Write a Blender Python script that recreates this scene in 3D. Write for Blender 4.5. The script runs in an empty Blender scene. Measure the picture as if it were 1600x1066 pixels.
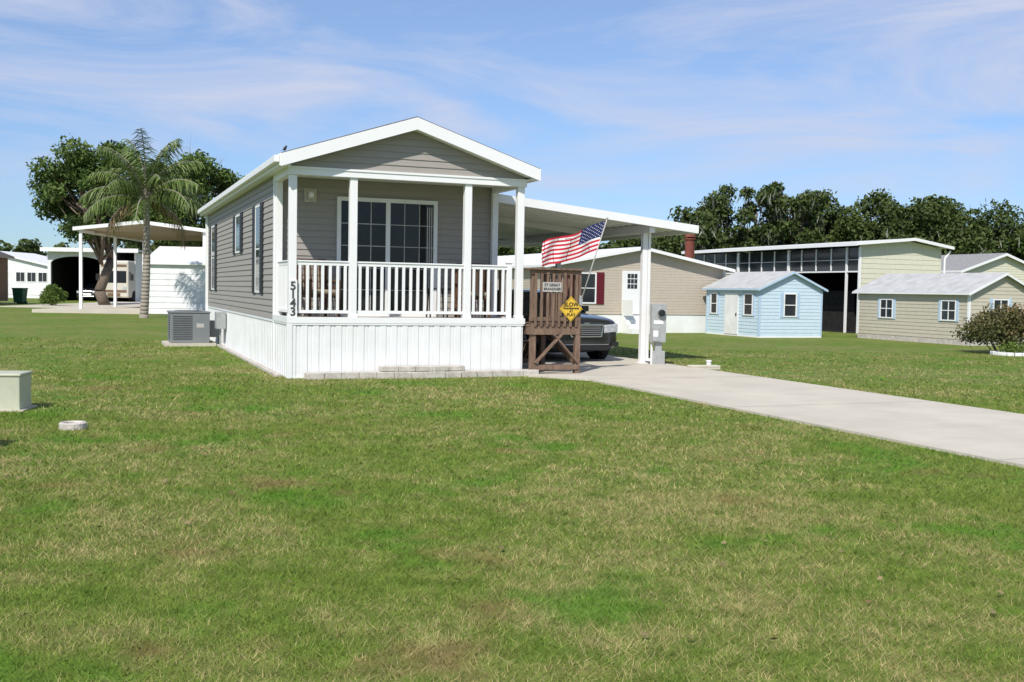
import bpy, bmesh, math, numpy as np
from mathutils import Vector, Matrix
R=math.radians
sc=bpy.context.scene
COL=sc.collection
rng=np.random.default_rng(7)

# ------------------------------------------------------------ materials
def nmat(name):
    m=bpy.data.materials.new(name); m.use_nodes=True
    nt=m.node_tree; nt.nodes.clear()
    return m,nt
def nd(nt,t,**k):
    n=nt.nodes.new(t)
    for a,b in k.items():
        if a in n.inputs.keys(): n.inputs[a].default_value=b
        else: setattr(n,a,b)
    return n
def mat(name,col,rough=.7,var=.08,scale=5,bump=0,bscale=60,metal=0,spec=.3,stretch=(1,1,1),coat=0,dirt=None):
    m,nt=nmat(name); L=nt.links
    out=nd(nt,'ShaderNodeOutputMaterial'); p=nd(nt,'ShaderNodeBsdfPrincipled')
    L.new(p.outputs[0],out.inputs[0])
    p.inputs['Roughness'].default_value=rough; p.inputs['Metallic'].default_value=metal
    p.inputs['Specular IOR Level'].default_value=spec; p.inputs['Coat Weight'].default_value=coat
    tc=nd(nt,'ShaderNodeTexCoord'); mp=nd(nt,'ShaderNodeMapping'); mp.inputs['Scale'].default_value=stretch
    L.new(tc.outputs['Object'],mp.inputs['Vector'])
    n=nd(nt,'ShaderNodeTexNoise'); n.inputs['Scale'].default_value=scale; n.inputs['Detail'].default_value=6; n.inputs['Roughness'].default_value=.65
    L.new(mp.outputs[0],n.inputs['Vector'])
    r=nd(nt,'ShaderNodeValToRGB'); c=np.array(col)
    r.color_ramp.elements[0].position=.3; r.color_ramp.elements[1].position=.7
    r.color_ramp.elements[0].color=(*(c*(1-var)),1); r.color_ramp.elements[1].color=(*np.minimum(c*(1+var),1),1)
    if dirt is not None: r.color_ramp.elements[0].color=(*dirt,1)
    L.new(n.outputs['Fac'],r.inputs[0]); L.new(r.outputs[0],p.inputs['Base Color'])
    if bump:
        n2=nd(nt,'ShaderNodeTexNoise'); n2.inputs['Scale'].default_value=bscale; n2.inputs['Detail'].default_value=4
        L.new(mp.outputs[0],n2.inputs['Vector'])
        b=nd(nt,'ShaderNodeBump'); b.inputs['Strength'].default_value=bump; b.inputs['Distance'].default_value=.01
        L.new(n2.outputs['Fac'],b.inputs['Height']); L.new(b.outputs[0],p.inputs['Normal'])
    return m
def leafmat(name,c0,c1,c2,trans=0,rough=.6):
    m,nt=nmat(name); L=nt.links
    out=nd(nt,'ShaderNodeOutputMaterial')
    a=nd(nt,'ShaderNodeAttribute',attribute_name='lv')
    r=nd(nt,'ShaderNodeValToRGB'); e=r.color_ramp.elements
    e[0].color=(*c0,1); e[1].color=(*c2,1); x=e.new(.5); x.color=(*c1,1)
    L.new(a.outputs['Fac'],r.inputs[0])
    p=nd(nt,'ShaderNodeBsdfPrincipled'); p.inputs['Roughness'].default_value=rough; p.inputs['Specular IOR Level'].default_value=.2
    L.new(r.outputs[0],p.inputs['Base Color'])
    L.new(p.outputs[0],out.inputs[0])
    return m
def lawnmat(name,blade):
    m,nt=nmat(name); L=nt.links
    out=nd(nt,'ShaderNodeOutputMaterial'); g=nd(nt,'ShaderNodeNewGeometry')
    def noise(s,d=4,off=0,ro=.6,st=(1,1,1)):
        mp=nd(nt,'ShaderNodeMapping'); mp.inputs['Location'].default_value=(off,off*.7,0); mp.inputs['Scale'].default_value=st
        L.new(g.outputs['Position'],mp.inputs['Vector'])
        n=nd(nt,'ShaderNodeTexNoise'); n.inputs['Scale'].default_value=s; n.inputs['Detail'].default_value=d; n.inputs['Roughness'].default_value=ro
        L.new(mp.outputs[0],n.inputs['Vector']); return n.outputs['Fac']
    def ramp(src,p0,p1,lo=0.,hi=1.):
        r=nd(nt,'ShaderNodeMapRange'); r.inputs[1].default_value=p0; r.inputs[2].default_value=p1; r.inputs[3].default_value=lo; r.inputs[4].default_value=hi
        L.new(src,r.inputs[0]); return r.outputs[0]
    def math_(op,a,b):
        x=nd(nt,'ShaderNodeMath',operation=op)
        for s,i in((a,0),(b,1)):
            if isinstance(s,float): x.inputs[i].default_value=s
            else: L.new(s,x.inputs[i])
        return x.outputs[0]
    def mix(f,a,b,ty='MIX'):
        x=nd(nt,'ShaderNodeMix',data_type='RGBA',blend_type=ty)
        if isinstance(f,float): x.inputs[0].default_value=f
        else: L.new(f,x.inputs[0])
        for s,i in ((a,6),(b,7)):
            if isinstance(s,tuple): x.inputs[i].default_value=(*s,1)
            else: L.new(s,x.inputs[i])
        return x.outputs[2]
    big=noise(.33,4,3.1,.6); med=noise(2.1,5,9.,.68)
    c=mix(ramp(med,.32,.70),(.098,.180,.018),(.185,.245,.040))
    ad=math_('ADD',big,math_('MULTIPLY',med,.8))
    sf=ramp(ad,.80,1.05)
    if blade:
        a=nd(nt,'ShaderNodeAttribute',attribute_name='lv')
        dead=ramp(math_('ADD',math_('MULTIPLY',sf,.75),a.outputs['Fac']),.84,1.18)
        c=mix(ramp(a.outputs['Fac'],0.,1.,0.,.75),c,(.27,.335,.068))
        c=mix(dead,c,(.49,.40,.19))
    else:
        fin=noise(26,3,1.)
        c=mix(math_('MULTIPLY',sf,.55),c,(.32,.28,.115))
        c=mix(ramp(fin,.35,.7,0.,.55),c,(.195,.230,.048))
        vf=noise(70,2,4.)
    w=noise(.8,4,31.); c=mix(ramp(w,.55,.64,0.,.72),c,(.095,.235,.018))
    br=noise(1.1,4,57.); c=mix(ramp(br,.59,.71,0.,.65),c,(.28,.18,.085))
    fm=noise(7.,3,77.); c=mix(ramp(fm,.35,.65,.42,0.),c,(.045,.075,.010))
    p=nd(nt,'ShaderNodeBsdfPrincipled'); p.inputs['Roughness'].default_value=.75; p.inputs['Specular IOR Level'].default_value=.12
    L.new(c,p.inputs['Base Color'])
    if not blade:
        b=nd(nt,'ShaderNodeBump'); b.inputs['Strength'].default_value=.6; b.inputs['Distance'].default_value=.03
        L.new(vf,b.inputs['Height']); L.new(b.outputs[0],p.inputs['Normal'])
    L.new(p.outputs[0],out.inputs[0])
    return m

M={}
M['white']=mat('white_vinyl',(.80,.80,.79),.45,.02,3,spec=.4)
M['white2']=mat('white_aluminium',(.78,.79,.79),.4,.04,2)
M['skirt']=mat('white_skirting',(.80,.81,.81),.5,.03,2,dirt=(.73,.73,.71))
M['greige']=mat('greige_siding',(.325,.300,.270),.6,.05,4,bump=.15,bscale=25,stretch=(1,1,6))
M['shingle']=mat('roof_shingle',(.10,.09,.085),.95,.35,14,bump=.5)
M['glass']=mat('window_glass',(.022,.026,.03),.06,.3,1,spec=.5)
M['glassint']=mat('door_glass',(.018,.020,.021),.05,.5,1.4,spec=.32)
M['black']=mat('black_shutter',(.022,.024,.03),.5,.1)
M['dark']=mat('interior_shade',(.018,.017,.016),.9,.4)  # near-black colour stands in for shade inside the open buildings
M['conc']=mat('concrete',(.53,.485,.40),.9,.11,.9,bump=.25,bscale=40)
M['conc2']=mat('concrete_block',(.50,.46,.41),.95,.25,7,bump=.9,bscale=30)
M['joint']=mat('joint',(.34,.31,.26),.95)
M['wood']=mat('weathered_wood',(.185,.122,.086),.85,.4,7,bump=.5,bscale=30,stretch=(3,3,.5))
M['tan']=mat('tan_siding',(.48,.415,.34),.6,.05)
M['blue']=mat('pale_blue_siding',(.52,.64,.72),.6,.05)
M['blue2']=mat('pale_blue_trim',(.42,.55,.68),.6,.05)
M['beige']=mat('beige_siding',(.50,.46,.365),.6,.06)
M['cream']=mat('cream_panel',(.62,.60,.47),.6,.05)
M['greyroof']=mat('grey_shingle',(.27,.27,.265),.9,.25,10,bump=.3)
M['ltroof']=mat('light_roof',(.45,.45,.44),.8,.18,3)
M['whroof']=mat('white_roof',(.74,.74,.73),.6,.1,2)
M['maroon']=mat('maroon',(.13,.012,.022),.6)
M['rust']=mat('chimney_red',(.16,.045,.03),.7,.2)
M['acgrey']=mat('ac_grey',(.19,.205,.215),.5,.06,spec=.4)
M['acdark']=mat('ac_louvre',(.08,.085,.09),.6,.1)
M['metal']=mat('galvanised',(.42,.43,.42),.4,.12,9,metal=.35)
M['gbox']=mat('green_cabinet',(.47,.48,.36),.5,.1,5)
M['ycol']=mat('sign_yellow',(.70,.45,.05),.5,.08)
M['ink']=mat('black_ink',(.015,.015,.015),.6)
M['signw']=mat('sign_white',(.46,.44,.41),.6,.1)
M['mun']=mat('muntin_grey',(.46,.46,.45),.6,.1)
M['numb']=mat('number_grey',(.07,.07,.07),.5)
M['beigep']=mat('beige_plastic',(.50,.47,.38),.5)
M['red']=mat('flag_red',(.56,.022,.045),.8)
M['fwhite']=mat('flag_white',(.80,.78,.77),.8)
M['navy']=mat('flag_navy',(.018,.026,.11),.8)
M['paint']=mat('car_paint',(.020,.022,.026),.22,.05,spec=.5,metal=.2,coat=.6)
M['paint2']=mat('car_paint_black',(.02,.02,.024),.3,.05,spec=.6,coat=.6)
M['tyre']=mat('tyre',(.02,.02,.02),.9)
M['chrome']=mat('chrome',(.62,.62,.62),.2,.02,metal=1)
M['lamp']=mat('headlamp_glass',(.45,.47,.5),.1,.3,20,spec=.8)
M['plastic']=mat('black_plastic',(.02,.02,.021),.5)
M['rvbody']=mat('rv_body',(.58,.54,.46),.4,.05)
M['rvbrown']=mat('rv_stripe',(.17,.11,.07),.4)
M['bin']=mat('bin_green',(.02,.09,.045),.5)
M['bark']=mat('bark',(.16,.125,.095),.95,.35,8,bump=.8,bscale=14,stretch=(2,2,.5))
M['palmbark']=mat('palm_bark',(.30,.265,.22),.95,.25,5,bump=.6,bscale=14,stretch=(.6,.6,5))
M['bare']=mat('bare_twig',(.26,.22,.20),.9)
M['canopy']=mat('canopy_tan_underside',(.42,.34,.24),.7)
M['wicker']=mat('wicker_brown',(.10,.055,.03),.8,.4,30)
M['cush']=mat('cushion',(.30,.25,.19),.9)
M['brownw']=mat('brown_siding',(.24,.15,.10),.8)
M['soil']=mat('soil',(.13,.10,.07),.95,.4,12,bump=1)
M['bird']=mat('bird_feathers',(.03,.028,.03),.7)
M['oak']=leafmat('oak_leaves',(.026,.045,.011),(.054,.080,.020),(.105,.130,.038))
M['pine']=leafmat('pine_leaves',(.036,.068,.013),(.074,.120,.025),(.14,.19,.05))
M['moss']=leafmat('spanish_moss',(.11,.115,.09),(.17,.18,.14),(.25,.26,.20))
M['palm']=leafmat('palm_leaves',(.055,.095,.022),(.11,.165,.040),(.21,.26,.085),0,.45)
M['dry']=leafmat('dry_palm',(.16,.11,.05),(.24,.17,.09),(.30,.22,.12))
M['shrub']=leafmat('shrub_leaves',(.05,.06,.02),(.10,.10,.035),(.24,.14,.08))
M['shrubg']=leafmat('shrub_green',(.05,.09,.015),(.10,.16,.03),(.20,.25,.06))
M['lawn']=lawnmat('lawn',False); M['blade']=lawnmat('grass_blades',True)

# ------------------------------------------------------------ builders
def emp(name,loc=(0,0,0),rz=0):
    o=bpy.data.objects.new(name,None); COL.objects.link(o); o.location=loc; o.rotation_euler=(0,0,rz); o.empty_display_size=.3
    return o
class Fr:
    def __init__(s,o,u,n): s.o=Vector((o[0],o[1],0)); s.u=Vector((*u,0)); s.n=Vector((*n,0))
    def pt(s,a,d,z): return s.o+s.u*a+s.n*d+Vector((0,0,z))
ID=Fr((0,0),(1,0),(0,1))
class MB:
    def __init__(s,name,par,m,bev=0,smooth=False): s.n=name;s.p=par;s.m=m;s.v=[];s.f=[];s.bev=bev;s.sm=smooth
    def add(s,vs,fs):
        k=len(s.v); s.v+= [tuple(x) for x in vs]; s.f+=[tuple(i+k for i in f) for f in fs]; return s
    def fb(s,F,a0,a1,d0,d1,z0,z1):
        P=[F.pt(a,d,z) for z in (z0,z1) for a,d in ((a0,d0),(a1,d0),(a1,d1),(a0,d1))]
        return s.add(P,[(3,2,1,0),(4,5,6,7),(0,1,5,4),(1,2,6,5),(2,3,7,6),(3,0,4,7)])
    def box(s,x0,x1,y0,y1,z0,z1): return s.fb(ID,x0,x1,y0,y1,z0,z1)
    def prism(s,pts,F,d0,d1):
        n=len(pts)
        P=[F.pt(a,d0,z) for a,z in pts]+[F.pt(a,d1,z) for a,z in pts]
        return s.add(P,[tuple(range(n))[::-1],tuple(range(n,2*n))]+[(i,(i+1)%n,(i+1)%n+n,i+n) for i in range(n)])
    def bar(s,p0,p1,w,h=None,up=(0,0,1)):
        p0=Vector(p0);p1=Vector(p1);h=h or w
        t=(p1-p0).normalized(); u=Vector(up)
        if abs(t.dot(u))>.98:u=Vector((0,1,0))
        a=t.cross(u).normalized();b=a.cross(t)
        P=[p+a*x*w/2+b*y*h/2 for p in (p0,p1) for x,y in((-1,-1),(1,-1),(1,1),(-1,1))]
        return s.add(P,[(3,2,1,0),(4,5,6,7),(0,1,5,4),(1,2,6,5),(2,3,7,6),(3,0,4,7)])
    def cyl(s,p0,p1,r0,r1=None,n=14):
        r1=r0 if r1 is None else r1
        p0=Vector(p0);p1=Vector(p1);t=(p1-p0).normalized();u=Vector((0,0,1)) if abs(t.z)<.95 else Vector((1,0,0))
        a=t.cross(u).normalized();b=t.cross(a)
        P=[]
        for p,r in((p0,r0),(p1,r1)):
            for i in range(n):
                q=2*math.pi*i/n; P.append(p+a*math.cos(q)*r+b*math.sin(q)*r)
        return s.add(P,[tuple(range(n)),tuple(range(n,2*n))[::-1]]+[(i,i+n,(i+1)%n+n,(i+1)%n) for i in range(n)])
    def lap(s,F,f0,f1,z0,z1,step=.115,pr=.014):
        z=z0
        while z<z1-.005:
            zt=min(z+step,z1)
            a,b,c,d=f0(z),f1(z),f1(zt),f0(zt)
            if b-a>.01:
                if c<d: c=d=(c+d)/2
                P=[F.pt(a,pr,z),F.pt(b,pr,z),F.pt(c,.001,zt),F.pt(d,.001,zt),F.pt(a,0,z),F.pt(b,0,z)]
                s.add(P,[(0,1,2,3),(4,5,1,0)])
            z=zt
        return s
    def done(s):
        me=bpy.data.meshes.new(s.n); me.from_pydata(s.v,[],s.f)
        bm=bmesh.new(); bm.from_mesh(me); bmesh.ops.recalc_face_normals(bm,faces=bm.faces); bm.to_mesh(me); bm.free()
        o=bpy.data.objects.new(s.n,me); COL.objects.link(o); me.materials.append(s.m)
        if s.p is not None:o.parent=s.p
        if s.bev:
            b=o.modifiers.new('b','BEVEL'); b.width=s.bev; b.segments=2; b.limit_method='ANGLE'
        if s.sm:
            for p in me.polygons:p.use_smooth=True
        return o
def npmesh(name,par,m,V,k,lv=None):
    V=np.ascontiguousarray(V.reshape(-1,3),dtype=np.float32); N=len(V); nf=N//k
    me=bpy.data.meshes.new(name); me.vertices.add(N); me.vertices.foreach_set('co',V.ravel())
    me.loops.add(N); me.loops.foreach_set('vertex_index',np.arange(N,dtype=np.int32))
    me.polygons.add(nf); me.polygons.foreach_set('loop_start',np.arange(0,N,k,dtype=np.int32))
    me.update(calc_edges=True)
    if lv is not None:
        a=me.attributes.new('lv','FLOAT','FACE'); a.data.foreach_set('value',np.asarray(lv,dtype=np.float32))
    me.materials.append(m)
    o=bpy.data.objects.new(name,me); COL.objects.link(o)
    if par is not None:o.parent=par
    return o
def win(par,F,a0,a1,z0,z1,nx=1,nz=2,tr='white',gl='glass',sh=None,shw=.3,fw=.05,fd=.045):
    w=MB('window_frame',par,M[tr])
    w.fb(F,a0,a1,.004,fd,z1-fw,z1); w.fb(F,a0,a1,.004,fd,z0,z0+fw)
    w.fb(F,a0,a0+fw,.006,fd,z0+fw,z1-fw); w.fb(F,a1-fw,a1,.006,fd,z0+fw,z1-fw)
    for i in range(1,nx):
        x=a0+(a1-a0)*i/nx; w.fb(F,x-.012,x+.012,.0225,fd-.004,z0+fw,z1-fw)
    for i in range(1,nz):
        z=z0+(z1-z0)*i/nz; w.fb(F,a0+fw,a1-fw,.023,fd-.003,z-.014,z+.014)
    w.done()
    MB('window_glass',par,M[gl]).fb(F,a0+fw,a1-fw,.005,.022,z0+fw,z1-fw).done()
    if sh:
        s=MB('shutter',par,M[sh])
        for b0,b1 in((a0-shw,a0-.01),(a1+.01,a1+shw)):
            s.fb(F,b0,b1,.004,.034,z0-.02,z1+.02)
            nn=int((z1-z0)/.07)
            for i in range(nn):
                z=z0+.04+i*.07; s.fb(F,b0+.035,b1-.035,.034,.042,z,z+.045)
        s.done()
def gable(name,loc,W,L,z0,ze,za,wall,roof,trim,rz=R(21.5),of=.15,os=.15,step=.11,pr=.014,skirt=None,y0=0,par=None,rk=.12,rt=.04,corner=.08):
    P=par or emp(name,loc,rz)
    h=W/2; s=(za-ze)/(h+os)
    zt=lambda x: za-s*abs(x-h)
    wz=zt(0)-rt-.01
    core=MB('wall_core',P,M[wall]); 
    core.prism([(0.01,z0),(W-.01,z0),(W-.01,wz-.02),(h,zt(h)-rt-.03),(.01,wz-.02)],Fr((0,0),(1,0),(0,1)),y0+.01,L-.01); core.done()
    FF=Fr((0,y0),(1,0),(0,-1)); FB=Fr((0,L),(1,0),(0,1)); FL=Fr((0,0),(0,1),(-1,0)); FR_=Fr((W,0),(0,1),(1,0))
    lp=MB('siding',P,M[wall])
    f0=lambda z: 0 if z<=wz else min(h,(z-wz)/s); f1=lambda z: W-f0(z)
    for F in(FF,FB): lp.lap(F,f0,f1,z0,zt(h)-rt-.03,step,pr)
    for F in(FL,FR_): lp.lap(F,lambda z:y0,lambda z:L,z0,wz,step,pr)
    lp.done()
    if corner:
        c=MB('corner_trim',P,M[trim])
        for F,a0,a1 in((FF,0,W),(FB,0,W),(FL,y0,L),(FR_,y0,L)):
            c.fb(F,a0-.02,a0+corner,.002,.022,z0,wz-.01); c.fb(F,a1-corner,a1+.02,.002,.022,z0,wz-.01)
        c.done()
    r=MB('roof',P,M[roof])
    YA=-of; YB=L+of
    r.prism([(-os,ze),(h,za),(h,za-rt),(-os,ze-rt)],ID,YA,YB)
    r.prism([(W+os,ze),(h+.0005,za),(h+.0005,za-rt),(W+os,ze-rt)],ID,YA,YB); r.done()
    t=MB('roof_fascia',P,M[trim])
    for y in(YA-.022,YB-.001):
        yy=(y,y+.023)
        t.prism([(-os-.01,ze-.018),(h,za-.018),(h,za-rk-.018),(-os-.01,ze-rk-.018)],ID,*yy)
        t.prism([(W+os+.01,ze-.018),(h+.0005,za-.018),(h+.0005,za-rk-.018),(W+os+.01,ze-rk-.018)],ID,*yy)
    t.box(-os-.022,-os-.001,YA,YB,ze-rk,ze-.012); t.box(W+os+.001,W+os+.022,YA,YB,ze-rk,ze-.012)
    t.box(-os,-.016,YA,YB,ze-rk+.01,ze-rk+.02); t.box(W+.016,W+os,YA,YB,ze-rk+.01,ze-rk+.02)
    t.done()
    if skirt:
        k=MB('skirting',P,M[skirt])
        k.box(.02,W-.02,y0+.02,L-.02,0,z0)
        k.done()
    return P,FF,FL,FR_,zt
def text(par,body,m,size,loc,rot=(R(90),0,0),ext=.002,align='CENTER'):
    c=bpy.data.curves.new('lettering','FONT'); c.body=body; c.size=size; c.extrude=ext; c.align_x=align; c.align_y='CENTER'; c.offset=size*.02
    o=bpy.data.objects.new('lettering',c); COL.objects.link(o); o.parent=par; o.location=loc; o.rotation_euler=rot; c.materials.append(m)
    return o

YAW=R(21.5); H0=(-3.63,17.1,0)
ex=np.array([math.cos(YAW),math.sin(YAW)]); dy_=np.array([-math.sin(YAW),math.cos(YAW)])
def H2W(lx,ly): v=np.array(H0[:2])+ex*lx+dy_*ly; return float(v[0]),float(v[1])

# ------------------------------------------------------------ ground
g=MB('grass_lawn',None,M['lawn'])
g.add([(-500,-60,0),(500,-60,0),(500,900,0),(-500,900,0)],[(0,1,2,3)]).done()
dr=emp('concrete_driveway',H0,YAW)
MB('slab',dr,M['conc']).add([(x,y,z) for z in(-.1,.03) for x,y in[(4.76,-16),(8.12,-16),(8.12,13),(4.06,13),(4.06,-.42),(4.76,-1.35)]],
   [(5,4,3,2,1,0),(6,7,8,9,10,11)]+[(i,(i+1)%6,(i+1)%6+6,i+6) for i in range(6)]).done()
j=MB('expansion_joints',dr,M['joint'])
for y in (-14,-10,-5.6,-1.35): j.box(4.77,8.11,y,y+.008,.028,.0335)
for y in (2,5,8): j.box(4.2,8.11,y,y+.01,.028,.0335)
j.done()

# ------------------------------------------------------------ main mobile home
W=4.1; LEN=13.3; PD=1.45; ZF=.98
home=emp('mobile_home',H0,YAW)
_,FF,FL,FR_,zt=gable('x',None,W,LEN,.92,3.61,4.34,'greige','shingle','white',of=.25,os=.17,y0=PD,par=home,rk=.20,rt=.055,step=.112,pr=.016)
po=MB('porch_gable_siding',home,M['greige'])
FG=Fr((0,0),(1,0),(0,-1)); s=(4.34-3.61)/(2.05+.17)
b=3.43; ff=lambda z: max(0,(2.05-(4.34-.10-z)/s)); 
po.lap(FG,ff,lambda z:W-ff(z),b,4.23,.112,.016)
po.prism([(ff(b),b),(W-ff(b),b),(2.05,4.22)],Fr((0,0),(1,0),(0,1)),.005,.09); po.done()
hd=MB('porch_header',home,M['white'])
hd.box(-.02,W+.02,-.035,.12,3.30,3.425); hd.box(-.02,.1,.12,PD-.03,3.30,3.50); hd.box(W-.1,W+.02,.12,PD-.03,3.30,3.50)
hd.box(-.035,W+.035,-.05,-.036,3.395,3.43); hd.done()
MB('porch_ceiling',home,M['white2']).box(.1,W-.1,.12,PD-.03,3.40,3.44).done()
so=MB('front_soffit',home,M['white'])
for sg in(0,1):
    pts=[(-.16,3.61-.20),(2.05,4.34-.20),(2.05,4.34-.19),(-.16,3.61-.19)]
    if sg: pts=[(W-x+.0005,z) for x,z in pts]
    so.prism(pts,ID,-.249,-.02)
so.done()
MB('porch_floor',home,M['conc2']).box(.02,W-.02,.03,PD,.93,ZF).done()
bd=MB('porch_rim_board',home,M['white'])
bd.box(-.03,W+.03,-.03,.02,.90,ZF+.02); bd.box(-.03,.02,.02,PD,.90,ZF+.02); bd.box(W-.02,W+.03,.02,PD,.90,ZF+.02); bd.done()
sk=MB('skirting',home,M['skirt'])
sk.box(0,W,0.0,LEN-.02,0.0,.915)
for F,a1 in((FG,W),(Fr((0,0),(0,1),(-1,0)),LEN-.03),(Fr((W,0),(0,1),(1,0)),LEN-.03)):
    a=.02;k=0
    while a<a1-.04:
        wv=.052 if k%2 else .10
        sk.fb(F,a,a+wv,.0,.014 if k%2==0 else .006,.03,.87); a+=wv+.018;k+=1
    sk.fb(F,-.01,a1,.0,.024,.87,.905); 
    sk.fb(F,-.01,a1,.0,.020,.0,.03)
sk.fb(FG,-.02,.06,.0,.026,0,.9); sk.fb(Fr((0,0),(0,1),(-1,0)),-.02,.06,.0,.026,0,.9)
sk.fb(Fr((0,0),(0,1),(-1,0)),PD-.05,PD+.03,.0,.028,0,.9)
sk.done()
PX=[.065,1.06,3.06,4.035]
ps=MB('porch_posts',home,M['white'],bev=.006)
for x in PX:
    ps.box(x-.062,x+.062,.0,.124,ZF+.01,3.30)
    ps.box(x-.072,x+.072,-.010,.134,ZF+.01,ZF+.07)
ps.box(3.80,3.89,.02,.11,ZF+.01,1.96); ps.box(3.785,3.905,.005,.125,1.96,1.985)
ps.box(.0,.11,PD-.14,PD-.03,ZF,3.30); ps.box(W-.11,W,PD-.14,PD-.03,ZF,3.30)
ps.done()
rl=MB('porch_railing',home,M['white'],bev=.004)
def rail(a0,a1,F):
    rl.fb(F,a0,a1,-.075,-.035,1.845,1.90); rl.fb(F,a0,a1,-.09,-.02,1.90,1.925); rl.fb(F,a0,a1,-.075,-.035,1.06,1.11)
    n=max(1,int(round((a1-a0)/.128))); 
    for i in range(n):
        a=a0+(a1-a0)*(i+.5)/n; rl.fb(F,a-.023,a+.023,-.076,-.034,1.11,1.845)
rail(PX[0]+.062,PX[1]-.062,FG); rail(PX[1]+.062,PX[2]-.062,FG); rail(PX[2]+.062,3.80,FG)
rail(.125,PD-.14,Fr((0,0),(0,1),(-1,0)))
rl.done()
FD=Fr((0,PD),(1,0),(0,-1))
sd=MB('sliding_door_frame',home,M['white'])
a0,a1,z0,z1=1.08,2.94,ZF,3.10; mid=(a0+a1)/2
sd.fb(FD,a0,a1,.004,.06,z1-.07,z1); sd.fb(FD,a0,a0+.07,.005,.06,z0,z1-.07); sd.fb(FD,a1-.07,a1,.005,.06,z0,z1-.07)
sd.fb(FD,mid-.04,mid+.04,.005,.055,z0,z1-.07); sd.fb(FD,a0+.07,a1-.07,.005,.05,z0,z0+.08)
mu=MB('door_muntins',home,M['mun'])
for i in(1,2): x=a0+.07+(mid-a0-.105)*i/3; mu.fb(FD,x-.008,x+.008,.021,.026,z0+.08,z1-.07)
for i in(1,2,3,4): z=z0+.08+(z1-z0-.15)*i/5; mu.fb(FD,a0+.07,mid-.04,.022,.027,z-.008,z+.008)
for x in(mid+.035+.28,mid+.035+.56): mu.fb(FD,x-.006,x+.006,.021,.026,z0+.08,z1-.07)
for i in(1,2,3,4): z=z0+.08+(z1-z0-.15)*i/5; mu.fb(FD,mid+.04,a1-.07,.022,.027,z-.006,z+.006)
mu.done(); sd.done()
MB('sliding_door_glass',home,M['glassint']).fb(FD,a0+.07,a1-.07,.005,.02,z0+.08,z1-.07).done()
cu=MB('door_blind',home,M['signw'])
for i in range(3):
    a=a1-.19+i*.04; cu.fb(FD,a,a+.018,.0202,.0208,z0+.1,z1-.12)
cu.done()
lf=MB('porch_light',home,M['beigep'],bev=.01); lf.fb(FD,.50,.72,.003,.04,2.98,3.22); lf.fb(FD,.55,.67,.04,.10,3.02,3.18); lf.done()
MB('porch_light_lens',home,M['white2']).cyl(FD.pt(.61,.10,3.1),FD.pt(.61,.115,3.1),.045).done()
win(home,FL,3.1,3.75,1.36,3.03,1,2,sh='black',shw=.36,fw=.04,fd=.03)
win(home,FL,6.1,6.9,2.2,3.03,1,1,sh='black',shw=.4,fw=.04,fd=.03)
win(home,FL,11.3,12.2,1.36,3.05,1,2,sh='black',shw=.4,fw=.04,fd=.03)
win(home,FR_,4,4.9,1.5,3.0,1,2,sh='black'); win(home,FR_,9,9.9,1.5,3.0,1,2,sh='black')
MB('gutter',home,M['white'],bev=.01).box(-.27,-.195,-.2,LEN+.2,3.46,3.57).done()
MB('downspout',home,M['white']).box(-.09,-.02,LEN-.25,LEN-.17,.1,3.46).box(-.20,-.02,LEN-.25,LEN-.17,3.40,3.46).done()
for i,ch in enumerate('5143'): text(home,ch,M['numb'],.19,(.068,-.0195,1.50-.140*i),ext=.004)
MB('number_backing',home,M['white']).box(.0,.136,-.015,-.0005,.995,1.60).done()
ed=MB('edging_blocks',home,M['conc2'],bev=.012)
x=.25;k=0
while x<4.05:
    w_=.29; off=.05*math.sin(x*2.2)
    ed.box(x,x+w_-.003,-.32+off,-.06,-.02,.105+.004*(k%2)); 
    if 1.35<x<2.6: ed.box(x+.08,x+w_+.077,-.27+off,-.05,.112,.195)
    x+=w_; k+=1
ed.done()
MB('side_edging',home,M['conc2'],bev=.01).box(-.16,-.06,.3,9.4,-.02,.05).done()

bird=emp('small_bird',(*H2W(-.1,-.15),3.645),R(30)); bird.scale=(.7,.7,.7)
bb=bpy.data.meshes.new('body'); bm=bmesh.new()
bmesh.ops.create_uvsphere(bm,u_segments=14,v_segments=10,radius=.035,matrix=Matrix.Translation((0,0,.055))@Matrix.Rotation(R(35),4,'Y')@Matrix.Diagonal((1.0,.85,1.6,1)))
bmesh.ops.create_uvsphere(bm,u_segments=12,v_segments=8,radius=.021,matrix=Matrix.Translation((.03,0,.108)))
bmesh.ops.create_cone(bm,cap_ends=True,segments=8,radius1=.007,radius2=.001,depth=.022,matrix=Matrix.Translation((.057,0,.107))@Matrix.Rotation(R(90),4,'Y'))
bm.to_mesh(bb); bm.free(); bo=bpy.data.objects.new('body',bb); COL.objects.link(bo); bo.parent=bird; bb.materials.append(M['bird'])
MB('tail_and_legs',bird,M['bird']).bar((-.02,0,.035),(-.085,0,-.0),.025,.006).bar((.0,.012,.03),(.005,.012,-.01),.004).bar((.0,-.012,.03),(.005,-.012,-.01),.004).done()

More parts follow.
